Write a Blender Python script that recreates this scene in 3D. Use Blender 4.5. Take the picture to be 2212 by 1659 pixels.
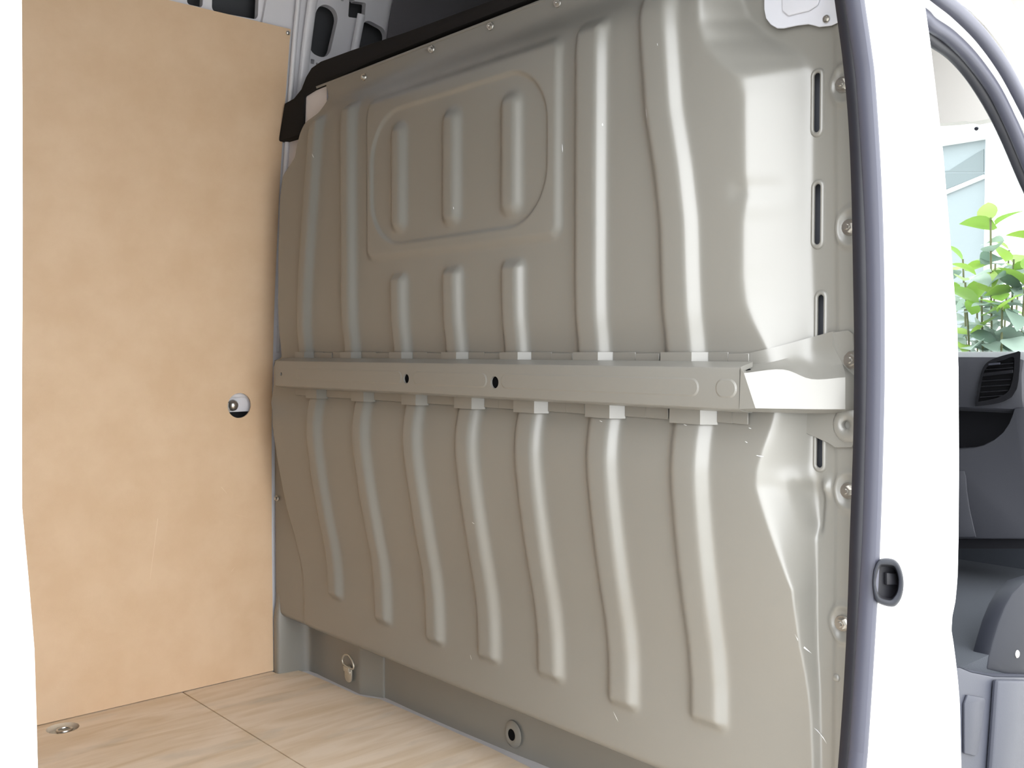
import bpy, bmesh, math, random
import numpy as np
from mathutils import Vector, Matrix

# ------------------------------------------------------------------ clear
for o in list(bpy.data.objects): bpy.data.objects.remove(o, do_unlink=True)
SC = bpy.context.scene
COL = SC.collection
random.seed(7)

# ------------------------------------------------------------------ camera
# x: towards the front of the van (bulkhead near x=0), y: across the van away from the open sliding door, z: up
FPX, IW, IH = 2160.0, 2212, 1659
TH = math.atan(1906/FPX); PH = math.atan((829.5-760)/FPX)
FH = np.array([math.sin(TH), math.cos(TH), 0.0]); RT = np.array([math.cos(TH), -math.sin(TH), 0.0])
FW = FH*math.cos(PH)+np.array([0, 0, -math.sin(PH)]); UP = np.cross(RT, FW)
CAM = np.array([-1.26309594, -0.75392477, 0.88])
cam = bpy.data.cameras.new('camera'); cam.lens = FPX/IW*36.0; cam.sensor_width = 36.0; cam.clip_start = 0.02; cam.clip_end = 200
camo = bpy.data.objects.new('camera', cam); COL.objects.link(camo)
m = Matrix(((RT[0], UP[0], -FW[0], CAM[0]), (RT[1], UP[1], -FW[1], CAM[1]), (RT[2], UP[2], -FW[2], CAM[2]), (0, 0, 0, 1)))
camo.matrix_world = m
SC.camera = camo

# ------------------------------------------------------------------ world and exposure
w = bpy.data.worlds.new('overcast_sky'); SC.world = w; w.use_nodes = True
bg = w.node_tree.nodes['Background']; bg.inputs[0].default_value = (0.95, 0.975, 1.0, 1); bg.inputs[1].default_value = 1.0
vs = SC.view_settings; vs.view_transform = 'Standard'; vs.look = 'None'; vs.gamma = 1.0; vs.use_curve_mapping = False
vs.exposure = 2.61
SC.cycles.caustics_reflective = False

# ------------------------------------------------------------------ helpers
def ray(px, py): return FW+RT*((px-IW/2)/FPX)-UP*((py-IH/2)/FPX)
def onx(px, py, x):
    d = ray(px, py); return CAM+d*((x-CAM[0])/d[0])
def ony(px, py, y):
    d = ray(px, py); return CAM+d*((y-CAM[1])/d[1])
def onz(px, py, z):
    d = ray(px, py); return CAM+d*((z-CAM[2])/d[2])

def lin(c): return tuple(((v/255)/12.92 if v/255 <= 0.04045 else ((v/255+0.055)/1.055)**2.4) for v in c)
def mat(name, rgb, rough=0.5, metal=0.0, var=0.0, vscale=8.0, vstretch=(1, 1, 1), rgb2=None, bump=0.0, bscale=200.0, coat=0.0, spec=0.5, objrand=0.0):
    M = bpy.data.materials.new(name); M.use_nodes = True
    nt = M.node_tree; N = nt.nodes; L = nt.links; P = N['Principled BSDF']
    c = lin(rgb)+(1,)
    P.inputs['Base Color'].default_value = c
    P.inputs['Roughness'].default_value = rough; P.inputs['Metallic'].default_value = metal
    P.inputs['Specular IOR Level'].default_value = spec
    if coat: P.inputs['Coat Weight'].default_value = coat; P.inputs['Coat Roughness'].default_value = 0.2
    if var or rgb2 or bump:
        tc = N.new('ShaderNodeTexCoord'); mp = N.new('ShaderNodeMapping'); mp.inputs['Scale'].default_value = vstretch
        L.new(tc.outputs['Object'], mp.inputs['Vector'])
    if var or rgb2:
        nz = N.new('ShaderNodeTexNoise'); nz.inputs['Scale'].default_value = vscale; nz.inputs['Detail'].default_value = 5; nz.inputs['Roughness'].default_value = 0.6
        L.new(mp.outputs[0], nz.inputs['Vector'])
        rp = N.new('ShaderNodeValToRGB'); rp.color_ramp.elements[0].position = 0.35; rp.color_ramp.elements[1].position = 0.65
        c2 = lin(rgb2)+(1,) if rgb2 else tuple(v*(1-var) for v in c[:3])+(1,)
        rp.color_ramp.elements[0].color = c2; rp.color_ramp.elements[1].color = c
        L.new(nz.outputs['Fac'], rp.inputs['Fac']); L.new(rp.outputs['Color'], P.inputs['Base Color'])
    if bump:
        nb = N.new('ShaderNodeTexNoise'); nb.inputs['Scale'].default_value = bscale; nb.inputs['Detail'].default_value = 2
        L.new(tc.outputs['Object'], nb.inputs['Vector'])
        bp = N.new('ShaderNodeBump'); bp.inputs['Strength'].default_value = bump; bp.inputs['Distance'].default_value = 0.002
        L.new(nb.outputs['Fac'], bp.inputs['Height']); L.new(bp.outputs['Normal'], P.inputs['Normal'])
    return M

def link(name, me, material=None, parent=None, smooth=False):
    o = bpy.data.objects.new(name, me); COL.objects.link(o)
    if material and not me.materials: me.materials.append(material)
    if smooth and len(me.polygons): me.polygons.foreach_set('use_smooth', [True]*len(me.polygons))
    if parent: par(o, parent)
    return o
def world_of(o):
    v = Vector(o.location)
    while o.parent: o = o.parent; v = v+o.location
    return v
def par(o, p):
    o.parent = p; o.location = o.location-world_of(p)
def mesh(name, verts, faces, material, parent=None, smooth=False):
    me = bpy.data.meshes.new(name); me.from_pydata([tuple(map(float, v)) for v in verts], [], faces); me.update()
    return link(name, me, material, parent, smooth)
def frombm(name, bm, material, parent=None, smooth=False, angle=None):
    bmesh.ops.recalc_face_normals(bm, faces=bm.faces)
    me = bpy.data.meshes.new(name); bm.to_mesh(me); bm.free()
    o = link(name, me, material, parent, smooth or angle is not None)
    if angle is not None: sharp(me, angle)
    return o
def sharp(me, deg=35):
    me.polygons.foreach_set('use_smooth', [True]*len(me.polygons))
    bm = bmesh.new(); bm.from_mesh(me)
    for e in bm.edges:
        e.smooth = not (len(e.link_faces) == 2 and e.calc_face_angle(0) > math.radians(deg))
    bm.to_mesh(me); bm.free()
def empty(name, loc):
    o = bpy.data.objects.new(name, None); COL.objects.link(o); o.location = loc; o.empty_display_size = 0.05; return o
def tag(o, label, cat=None, group=None, kind=None):
    if label: o['label'] = label
    if cat: o['category'] = cat
    if group: o['group'] = group
    if kind: o['kind'] = kind
    return o
def prism(name, pts, vec, material, parent=None, bevel=0.0, seg=2):
    """pts: planar outline (3D points), extruded by vec, edges optionally rounded"""
    bm = bmesh.new(); vs_ = [bm.verts.new(tuple(map(float, p))) for p in pts]
    f = bm.faces.new(vs_); r = bmesh.ops.extrude_face_region(bm, geom=[f])
    bmesh.ops.translate(bm, verts=[v for v in r['geom'] if isinstance(v, bmesh.types.BMVert)], vec=Vector(tuple(map(float, vec))))
    bmesh.ops.recalc_face_normals(bm, faces=bm.faces)
    if bevel: bmesh.ops.bevel(bm, geom=[e for e in bm.edges if e.calc_face_angle(0) > 0.5], offset=bevel, segments=seg, profile=0.5, affect='EDGES', clamp_overlap=True)
    return frombm(name, bm, material, parent, angle=40)
def box(name, lo, hi, material, parent=None, bevel=0.0):
    x0, y0, z0 = lo; x1, y1, z1 = hi
    return prism(name, [(x0, y0, z0), (x1, y0, z0), (x1, y1, z0), (x0, y1, z0)], (0, 0, z1-z0), material, parent, bevel)
def grid(name, P, material, parent=None, smooth=True, closed_u=False):
    """P: array rows x cols x 3"""
    P = np.asarray(P, float); r, c = P.shape[:2]
    idx = np.arange(r*c).reshape(r, c)
    if closed_u: nx = np.roll(idx, -1, axis=1); a, b, d, e = idx[:-1], nx[:-1], nx[1:], idx[1:]
    else: a, b, d, e = idx[:-1, :-1], idx[:-1, 1:], idx[1:, 1:], idx[1:, :-1]
    q = np.stack([a, b, d, e], -1).reshape(-1, 4)
    me = bpy.data.meshes.new(name)
    me.vertices.add(r*c); me.vertices.foreach_set('co', P.reshape(-1))
    n = len(q); me.loops.add(n*4); me.loops.foreach_set('vertex_index', q.reshape(-1).astype(np.int32))
    me.polygons.add(n); me.polygons.foreach_set('loop_start', np.arange(0, n*4, 4, dtype=np.int32)); me.polygons.foreach_set('loop_total', np.full(n, 4, dtype=np.int32))
    me.update(calc_edges=True); me.validate()
    return link(name, me, material, parent, smooth)
def loft(name, sections, material, parent=None, cap=True, closed=True, angle=40):
    S = np.asarray(sections, float); r, c = S.shape[:2]
    V = S.reshape(-1, 3).tolist(); Fs = []
    for i in range(r-1):
        for j in range(c if closed else c-1):
            k = (j+1) % c; Fs.append((i*c+j, i*c+k, (i+1)*c+k, (i+1)*c+j))
    if cap and closed: Fs.append(tuple(range(c))[::-1]); Fs.append(tuple((r-1)*c+j for j in range(c)))
    bm = bmesh.new(); vv = [bm.verts.new(v) for v in V]
    for f in Fs: bm.faces.new([vv[i] for i in f])
    return frombm(name, bm, material, parent, angle=angle)
def smoothpath(pts, n):
    """Catmull-Rom through pts (k x d), n samples"""
    p = np.asarray(pts, float); p = np.vstack([2*p[0]-p[1], p, 2*p[-1]-p[-2]])
    out = []; k = len(p)-3
    for t in np.linspace(0, k-1e-6, n):
        i = int(t); f = t-i; a, b, c, d = p[i:i+4]
        out.append(0.5*((2*b)+(c-a)*f+(2*a-5*b+4*c-d)*f*f+(3*b-a-3*c+d)*f**3))
    return np.array(out)
def ring2(rx, ry, n=16, power=1.0, a0=0.0):
    return [(rx*math.copysign(abs(math.cos(t))**power, math.cos(t)), ry*math.copysign(abs(math.sin(t))**power, math.sin(t))) for t in [a0+2*math.pi*i/n for i in range(n)]]
def tube(name, path, prof, nrm, material, parent=None, closed=False, cap=True):
    """sweep the 2-D profile: first coordinate in the path's plane, second along nrm"""
    path = np.asarray(path, float); nrm = np.asarray(nrm, float); k = len(path); secs = []
    for i in range(k):
        a = path[(i-1) % k if closed else max(i-1, 0)]; b = path[(i+1) % k if closed else min(i+1, k-1)]
        t = b-a; t /= np.linalg.norm(t)+1e-12; s = np.cross(t, nrm); s /= np.linalg.norm(s)+1e-12; n2 = np.cross(s, t)
        secs.append([path[i]+s*u+n2*v for u, v in prof])
    if closed: secs.append(secs[0])
    o = loft(name, secs, material, parent, cap=cap and not closed)
    return o
def cut(o, cutters):
    """subtract cutter objects from o and bake the result"""
    for c in cutters:
        md = o.modifiers.new('cut', 'BOOLEAN'); md.operation = 'DIFFERENCE'; md.object = c; md.solver = 'EXACT'
    dg = bpy.context.evaluated_depsgraph_get(); dg.update()
    me = bpy.data.meshes.new_from_object(o.evaluated_get(dg)); o.modifiers.clear()
    old = o.data; o.data = me; me.name = old.name
    for c in cutters: bpy.data.objects.remove(c, do_unlink=True)
    sharp(me, 35)
def rrect(cx, cy, hx, hy, r, n=6):
    out = []
    for sx, sy, a0 in ((1, 1, 0), (-1, 1, 90), (-1, -1, 180), (1, -1, 270)):
        for i in range(n+1):
            a = math.radians(a0+90*i/n); out.append((cx+sx*(hx-r)+r*math.cos(a), cy+sy*(hy-r)+r*math.sin(a)))
    return out
def rotcyl(center, axis, r, depth, n=24):
    """cylinder cutter"""
    bm = bmesh.new(); bmesh.ops.create_cone(bm, cap_ends=True, segments=n, radius1=r, radius2=r, depth=depth)
    q = Vector((0, 0, 1)).rotation_difference(Vector(axis)); bmesh.ops.transform(bm, matrix=Matrix.Translation(Vector(tuple(map(float, center))))@q.to_matrix().to_4x4(), verts=bm.verts)
    return frombm('cutter', bm, None)

# ------------------------------------------------------------------ materials
M_PAINT = mat('bulkhead_paint', (129, 127, 121), rough=0.36, var=0.03, vscale=3, spec=.95, coat=0.1, bump=0.02, bscale=260)
M_MDF = mat('hardboard', (222, 193, 160), rough=0.55, rgb2=(215, 184, 150), vscale=9, bump=0.08, bscale=420, spec=0.4)
M_WHITE = mat('white_paint', (232, 232, 234), rough=0.25, coat=0.4)
M_WHITE_IN = mat('white_inner_paint', (222, 221, 226), rough=0.35, coat=0.2)
M_FOAM = mat('black_foam', (36, 34, 34), rough=0.95, bump=0.2, bscale=600, spec=0.2)
M_REAR = mat('rear_dark', (104, 98, 92), rough=.8)
M_ROOF = mat('roof_lining', (42, 41, 44), rough=0.9)
M_RUBBER = mat('seal_rubber', (34, 34, 40), rough=0.4, var=0.1, vscale=30, spec=.35)
M_GREYSTRIP = mat('grey_seal', (70, 71, 82), rough=0.4, spec=.3)
M_ARCH = mat('arch_seal', (78, 79, 90), rough=.4, spec=.35)
M_PLATE = mat('plate_white', (204, 205, 212), rough=.4)
M_KICKD = mat('kick_plastic', (31, 33, 40), rough=.5, spec=.15)
M_UPSHADE = mat('upper_shade_cloth', (104, 102, 106), rough=.9)  # dark tone puts the shade above the bulkhead into the colour
M_ZINC = mat('zinc', (205, 202, 196), rough=0.28, metal=0.9)
M_STEEL = mat('dull_steel', (196, 190, 176), rough=0.4, metal=0.55)
M_DARK = mat('dark_void', (14, 14, 16), rough=0.9, spec=.1)
M_SLOT = mat('slot_shade', (62, 64, 70), rough=.8)  # dark grey stands in for the shade inside the belt slots
M_CAVITY = mat('cavity_shade', (70, 71, 75), rough=.7)  # grey carries the shade seen through the body holes
M_DASH = mat('dash_plastic', (54, 55, 61), rough=0.5, bump=0.1, bscale=700)
M_DASHD = mat('dash_dark_plastic', (28, 28, 32), rough=0.5, spec=.25)
M_VENT = mat('vent_gloss', (26, 26, 29), rough=0.15)
M_KICK = mat('sill_plastic', (58, 60, 69), spec=.3, rough=0.45, bump=0.1, bscale=700)
M_CARPET = mat('footwell_carpet', (44, 48, 55), rough=0.95, bump=0.3, bscale=500)
M_VISOR = mat('headliner_cloth', (232, 229, 225), rough=0.9)
M_CONC = mat('concrete', (198, 196, 190), rough=0.9, var=0.1, vscale=2)
M_FACADE = mat('facade_white', (228, 228, 228), rough=0.8)
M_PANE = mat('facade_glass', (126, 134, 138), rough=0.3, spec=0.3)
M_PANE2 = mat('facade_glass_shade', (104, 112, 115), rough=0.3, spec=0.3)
M_SCUFF = mat('scuff_pale', (232, 208, 180), rough=.6)
M_STEM = mat('stem_bark', (98, 100, 66), rough=0.8)

def plywood():
    M = bpy.data.materials.new('plywood'); M.use_nodes = True; nt = M.node_tree; N = nt.nodes; L = nt.links; P = N['Principled BSDF']
    tc = N.new('ShaderNodeTexCoord')
    mp = N.new('ShaderNodeMapping'); mp.inputs['Scale'].default_value = (1.6, 9.0, 9.0); L.new(tc.outputs['Object'], mp.inputs[0])
    n1 = N.new('ShaderNodeTexNoise'); n1.inputs['Scale'].default_value = 2.2; n1.inputs['Detail'].default_value = 7; n1.inputs['Distortion'].default_value = 1.2; L.new(mp.outputs[0], n1.inputs['Vector'])
    r1 = N.new('ShaderNodeValToRGB'); e = r1.color_ramp.elements
    e[0].position = .3; e[0].color = lin((220, 198, 168))+(1,); e[1].position = .62; e[1].color = lin((238, 221, 200))+(1,)
    L.new(n1.outputs['Fac'], r1.inputs[0])
    mp2 = N.new('ShaderNodeMapping'); mp2.inputs['Scale'].default_value = (1.2, 3.0, 3.0); L.new(tc.outputs['Object'], mp2.inputs[0])
    n2 = N.new('ShaderNodeTexNoise'); n2.inputs['Scale'].default_value = 3.4; n2.inputs['Detail'].default_value = 6; L.new(mp2.outputs[0], n2.inputs['Vector'])
    r2 = N.new('ShaderNodeValToRGB'); e = r2.color_ramp.elements
    e[0].position = .56; e[0].color = (0, 0, 0, 1); e[1].position = .74; e[1].color = (.55, .55, .55, 1)
    L.new(n2.outputs['Fac'], r2.inputs[0])
    mx = N.new('ShaderNodeMix'); mx.data_type = 'RGBA'; L.new(r2.outputs[0], mx.inputs[0]); L.new(r1.outputs[0], mx.inputs[6]); mx.inputs[7].default_value = lin((188, 180, 164))+(1,)
    L.new(mx.outputs[2], P.inputs['Base Color']); P.inputs['Roughness'].default_value = .6
    return M
M_PLY = plywood()
def glassmat(name, tint, refl):
    M = bpy.data.materials.new(name); M.use_nodes = True; nt = M.node_tree; N = nt.nodes; L = nt.links
    for n in list(N): N.remove(n)
    o = N.new('ShaderNodeOutputMaterial'); t = N.new('ShaderNodeBsdfTransparent'); t.inputs[0].default_value = tint+(1,)
    g = N.new('ShaderNodeBsdfGlossy'); g.inputs['Roughness'].default_value = .02; x = N.new('ShaderNodeMixShader'); x.inputs[0].default_value = refl
    L.new(t.outputs[0], x.inputs[1]); L.new(g.outputs[0], x.inputs[2]); L.new(x.outputs[0], o.inputs[0]); return M
M_GLASS = glassmat('windscreen_glass', (.93, .96, .95), .05)
def leafmat(name, a, b):
    M = bpy.data.materials.new(name); M.use_nodes = True; nt = M.node_tree; N = nt.nodes; L = nt.links; P = N['Principled BSDF']
    oi = N.new('ShaderNodeObjectInfo'); r = N.new('ShaderNodeValToRGB'); e = r.color_ramp.elements
    e[0].color = lin(a)+(1,); e[1].color = lin(b)+(1,); L.new(oi.outputs['Random'], r.inputs[0]); L.new(r.outputs[0], P.inputs['Base Color'])
    P.inputs['Roughness'].default_value = .35
    tr = N.new('ShaderNodeBsdfTranslucent'); L.new(r.outputs[0], tr.inputs[0]); mxs = N.new('ShaderNodeMixShader'); mxs.inputs[0].default_value = .4
    L.new(P.outputs[0], mxs.inputs[1]); L.new(tr.outputs[0], mxs.inputs[2]); L.new(mxs.outputs[0], N['Material Output'].inputs[0]); return M
M_LEAF = leafmat('leaf_green', (104, 126, 112), (164, 178, 168))
M_LEAFY = leafmat('young_leaf', (112, 150, 62), (140, 168, 70))

# ================================================================== STRUCTURE
# ---- far side wall: white inner body side, curving into the roof
WZ = [-.06, .014, .365, .703, .95, 1.08, 1.325, 1.504, 1.70, 1.80, 1.88, 1.94, 1.98, 2.0]
WY = [1.728, 1.728, 1.732, 1.727, 1.712, 1.70, 1.673, 1.646, 1.612, 1.59, 1.555, 1.49, 1.38, 1.22]
def mdf_y(z): return float(np.interp(z, WZ, WY))
XR, XF = -2.9, 0.80
prof = smoothpath(np.column_stack([WY, WZ]), 60)
off_in, off_out = .012, .03
def normals(p):
    t = np.gradient(p, axis=0); n = np.column_stack([t[:, 1], -t[:, 0]]); return n/np.linalg.norm(n, axis=1)[:, None]
nn = normals(prof); inner = prof+nn*off_in; outer = prof+nn*off_out
sec = np.vstack([inner, outer[::-1]])
wall = loft('wall_far', [[(x, y, z) for y, z in sec] for x in (XR, XF)], M_WHITE_IN)
tag(wall, 'white painted inner body side of the van behind the brown lining board', kind='structure')
def wcut(px, py, hx, hz, r, ang=0.0, y=1.62):
    c = ony(px, py, y); pts = []
    for a, b in rrect(0, 0, hx, hz, r): ca, sa = math.cos(ang), math.sin(ang); pts.append((c[0]+a*ca-b*sa, y-.18, c[2]+a*sa+b*ca))
    return prism('cutter', pts, (0, .4, 0), None)
cuts = [wcut(697, 68, .034, .066, .03, -.16), wcut(800, 92, .042, .05, .025, -.2), wcut(506, 4, .062, .034, .012, .05),
        wcut(762, 26, .026, .02, .004, .1), wcut(680, 131, .005, .006, .001), wcut(656, 129, .003, .003, .0015), wcut(690, 136, .003, .003, .0015),
        wcut(748, 8, .008, .004, .002), wcut(752, 0, .008, .004, .002), wcut(728, 5, .004, .003, .001), wcut(420, -5, .02, .02, .008),
        wcut(520, 882, .045, .03, .006, y=1.72)]
cuts.append(prism('cutter', [(.33, 1.4, .98), (.78, 1.4, .98), (.78, 1.4, 1.30), (.62, 1.4, 1.46), (.33, 1.4, 1.48)], (0, .5, 0), None, bevel=.0))
cut(wall, cuts)
skin = normals(prof)*.09+prof; skin2 = normals(prof)*.1+prof
osk = loft('outer_skin', [[(x, y, z) for y, z in np.vstack([skin, skin2[::-1]])] for x in (XR, XF)], M_CAVITY, wall)
cut(osk, [prism('cutter', [(.33, 1.4, .98), (.78, 1.4, .98), (.78, 1.4, 1.30), (.62, 1.4, 1.46), (.33, 1.4, 1.48)], (0, .5, 0), None)])
# pressed upright of the far pillar beside the lining board, and the seam on the body side
edge = [(0.062, mdf_y(z)-.004, z) for z in np.linspace(1.30, 1.86, 20)]
tube('pillar_bead', edge, ring2(.007, .006, 10), (0, 1, 0), M_WHITE_IN, wall)
edge = [(0.095+.05*max(0, (z-1.55))**1.3, mdf_y(z)-.002, z) for z in np.linspace(1.50, 1.93, 20)]
tube('pillar_bead', edge, ring2(.014, .007, 10), (0, 1, 0), M_WHITE_IN, wall)
edge = [(0.235+.12*max(0, (z-1.55))**1.3, mdf_y(z)-.003, z) for z in np.linspace(1.55, 1.8, 12)]
tube('pillar_bead', edge, ring2(.012, .008, 10), (0, 1, 0), M_WHITE_IN, wall)
edge = [(-.03+.1*(z-1.72), mdf_y(z)+.006, z) for z in np.linspace(1.70, 1.93, 10)]
tube('body_seam', edge, ring2(.0015, .006, 6), (0, 1, 0), M_WHITE_IN, wall)

tp_ = prof[(prof[:, 1] > 1.52)]-nn[prof[:, 1] > 1.52]*.004
loft('shade_sheet', [[(x, y, z) for y, z in np.vstack([tp_, (tp_+nn[prof[:, 1] > 1.52]*.003)[::-1]])] for x in (.345, XF)], M_UPSHADE, wall)  # added dark sheet on the far wall, its tone imitates light falloff
# ---- roof
ceil = loft('ceiling', [[(x, 1.24, 2.01), (x, .9, 2.03), (x, .5, 2.02), (x, .12, 1.98), (x, -.02, 1.86), (x, -.05, 1.72), (x, -.07, 1.72), (x, -.06, 1.88), (x, .1, 2.02), (x, .5, 2.06), (x, .9, 2.07), (x, 1.24, 2.05)] for x in (XR, XF)], M_ROOF)
tag(ceil, 'dark lining of the van roof above the cargo space', kind='structure')
loft('roof_skin', [[(x, y, z) for y, z in ((-.075, 1.71), (-.07, 1.88), (.09, 2.03), (.5, 2.07), (.9, 2.08), (1.4, 2.06), (1.4, 2.07), (.9, 2.09), (.5, 2.08), (.085, 2.04), (-.085, 1.885), (-.09, 1.71))] for x in (XR, XF+.03)], M_WHITE, ceil)
for i, x in enumerate((-2.2, -1.4, -.65)):
    tube('roof_bow', [(x, y, z-.012) for y, z in smoothpath([(1.42, 1.955), (1.2, 2.005), (.9, 2.02), (.5, 2.01), (.15, 1.97)], 14)], ring2(.03, .018, 8), (1, 0, 0), M_WHITE_IN, ceil)

# ---- rear end and near side
rw = box('wall_rear', (XR-.03, -.05, -.02), (XR, 1.74, 2.05), M_REAR); tag(rw, 'dim closed rear end of the cargo space', kind='structure')
# near body side behind the sliding door opening (rear jamb)
def near_y(z): return float(np.interp(z, [-.35, .2, .46, .75, .95, 1.1, 1.3, 1.45, 1.62], [-.01, -.015, -.022, -.03, -.03, -.026, -.012, 0, .012]))
jp = []
for a, b in ((47, -500), (47, 0), (47, 900), (48, 1165), (60, 1240), (71, 1310), (76, 1450), (82, 1659), (86, 1900)):
    p = ony(a, b, -.02)
    for _ in range(4): p = ony(a, b, near_y(p[2]))
    jp.append((p[2], p[0]))
jp.sort()
def jamb_x(z): return float(np.interp(z, [p[0] for p in jp], [p[1] for p in jp]))
secs = []
for z in np.linspace(-.3, 1.80, 44):
    yy = near_y(z); xj = jamb_x(z)
    secs.append([(xj, yy, z), (xj-.02, yy-.012, z), (XR, yy-.012, z), (XR, yy+.06, z), (xj-.07, yy+.06, z), (xj-.045, yy+.05, z)])
wn = loft('wall_near', secs, M_WHITE); tag(wn, 'white body side behind the sliding door opening', kind='structure')
loft('bounce_block_sheet', [[(x, near_y(z)+.062+d, z) for z, d in [(z, 0) for z in np.linspace(.01, 1.6, 16)]+[(z, .006) for z in np.linspace(1.6, .01, 16)]] for x in (XR, -1.09)], M_REAR, wn)  # unseen dark sheet added to cut bounce off the white body side
# sill under the door opening
sl = box('door_sill', (-1.2, -.075, -.3), (.30, .0, -.015), M_WHITE, bevel=.01); tag(sl, 'white painted sill under the sliding door opening', kind='structure')

# ---- floor: steel pan and two plywood sheets with an open seam
fl = box('floor', (XR, -.03, -.06), (.20, 1.735, -.030), M_WHITE_IN); tag(fl, 'painted steel cargo floor under the plywood sheets', kind='structure')
SX = -.208
edge = [(.048, 1.716), (.07, 1.705), (.105, 1.690), (.112, 1.66), (.117, 1.55), (.119, 1.42), (.128, 1.385), (.146, 1.35), (.150, 1.22), (.152, 1.07), (.155, .93), (.150, .78), (.146, .5), (.145, 0.0)]
front = prism('plywood_sheet', [(SX+.0012, 0, -.029), (SX+.0012, 1.733, -.029), (.048, 1.733, -.029)]+[(x, y, -.029) for x, y in edge], (0, 0, .029), M_PLY, fl, bevel=.0008, seg=1)
rear = prism('plywood_sheet', [(XR+.01, 0, -.029), (XR+.01, 1.735, -.029), (SX-.0012, 1.735, -.029), (SX-.0012, 0, -.029)], (0, 0, .029), M_PLY, fl, bevel=.0008, seg=1)
strip_ = [(.05, 1.722), (.13, 1.690), (.14, 1.60), (.14, 1.42), (.17, 1.36), (.175, 1.07), (.19, .78), (.2, .4), (.2, 0)]
prism('floor_edge', [(x, y, -.012) for x, y in strip_]+[(x-.02, y, -.012) for x, y in edge[::-1]], (0, 0, .008), M_WHITE_IN, fl)
hc = onz(135, 1572, 0)
cut(rear, [rotcyl((hc[0], hc[1]-.002, 0), (0, 0, 1), .036, .06, 40)])

# ---- brown hardboard lining on the far wall
NZs = np.concatenate([np.linspace(.002, 1.60, 34), np.linspace(1.64, 1.722, 4)])
secs = []
S0 = []
for x in (-2.6, -1.2, .050):
    a = [(x, mdf_y(z), z) for z in NZs]; b = [(x, mdf_y(z)+.005, z) for z in NZs[::-1]]
    secs.append(a+b)
mdf = loft('hardboard_lining', secs, M_MDF)
tag(mdf, 'tall brown hardboard lining sheet covering the far side wall', 'wall panel')
hp = ony(517, 876, 1.7255)
cut(mdf, [rotcyl(hp, (0, 1, 0), .0335, .06, 48)])
def domehead(name, loc, nrm, r, material, parent, h=.5):
    bm = bmesh.new(); bmesh.ops.create_uvsphere(bm, u_segments=14, v_segments=8, radius=r)
    bmesh.ops.delete(bm, geom=[v for v in bm.verts if v.co.z < -1e-5], context='VERTS')
    bmesh.ops.scale(bm, vec=(1, 1, h), verts=bm.verts)
    q = Vector((0, 0, 1)).rotation_difference(Vector(tuple(nrm))); bmesh.ops.transform(bm, matrix=q.to_matrix().to_4x4(), verts=bm.verts)
    me = bpy.data.meshes.new(name); bm.to_mesh(me); bm.free(); o = link(name, me, material, None, True); o.location = tuple(map(float, loc)); par(o, parent); return o
sp = ony(620, 72, 1.6145); domehead('rivet', (sp[0], mdf_y(sp[2])-.0005, sp[2]), (0, -1, -.1), .006, M_ZINC, mdf)
for (a, b, c, d, w_) in ((341, 1120, 324, 1252, .0007), (500, 1235, 506, 1226, .0006), (510, 1112, 536, 1118, .0008), (478, 1052, 490, 1066, .0009)):
    p, q = ony(a, b, 1.7), ony(c, d, 1.7)
    for _ in range(3): p = ony(a, b, mdf_y(p[2])-.0004); q = ony(c, d, mdf_y(q[2])-.0004)
    mesh('scuff', [(p[0]-w_, p[1], p[2]), (p[0]+w_, p[1], p[2]), (q[0]+w_*.5, q[1], q[2]), (q[0]-w_*.5, q[1], q[2])], [(0, 1, 2, 3)], M_SCUFF, mdf)
# bolt on the body behind the hole
tt = empty('body_bolt', (hp[0]-.012, 1.748, hp[2])); tag(tt, 'shiny round bolt seen inside the hole of the hardboard', 'bolt')
def bolt_mesh():
    bm = bmesh.new()
    bmesh.ops.create_cone(bm, cap_ends=True, segments=20, radius1=.0115, radius2=.0105, depth=.003, matrix=Matrix.Translation((0, 0, .0015)))
    bmesh.ops.create_cone(bm, cap_ends=True, segments=6, radius1=.0078, radius2=.0074, depth=.006, matrix=Matrix.Translation((0, 0, .006)))
    bmesh.ops.create_cone(bm, cap_ends=True, segments=12, radius1=.0045, radius2=.0035, depth=.003, matrix=Matrix.Translation((0, 0, .0098)))
    me = bpy.data.meshes.new('bolt'); bm.to_mesh(me); bm.free(); me.materials.append(M_ZINC); sharp(me, 30); return me
BOLT = bolt_mesh()
def bolt(name, loc, nrm, s, parent, roll=0.0):
    o = bpy.data.objects.new(name, BOLT); COL.objects.link(o); o.location = tuple(map(float, loc)); o.scale = (s, s, s)
    o.rotation_euler = (Vector((0, 0, 1)).rotation_difference(Vector(nrm)).to_matrix()@Matrix.Rotation(roll, 3, 'Z')).to_euler(); par(o, parent); return o
domehead('bolt_head', (hp[0]-.008, 1.748, hp[2]), (0, -1, 0), .0155, M_ZINC, tt, .9)
prism('washer_tab', [(hp[0]-.03, 1.7495, hp[2]+.012), (hp[0]-.018, 1.7495, hp[2]+.004), (hp[0]-.018, 1.7495, hp[2]-.018), (hp[0]-.026, 1.7495, hp[2]-.02)], (0, -.006, 0), M_ZINC, tt)
box('bracket_plate', (hp[0]-.05, 1.7505, hp[2]-.018), (hp[0]+.05, 1.756, hp[2]+.06), M_WHITE_IN, tt)

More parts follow.
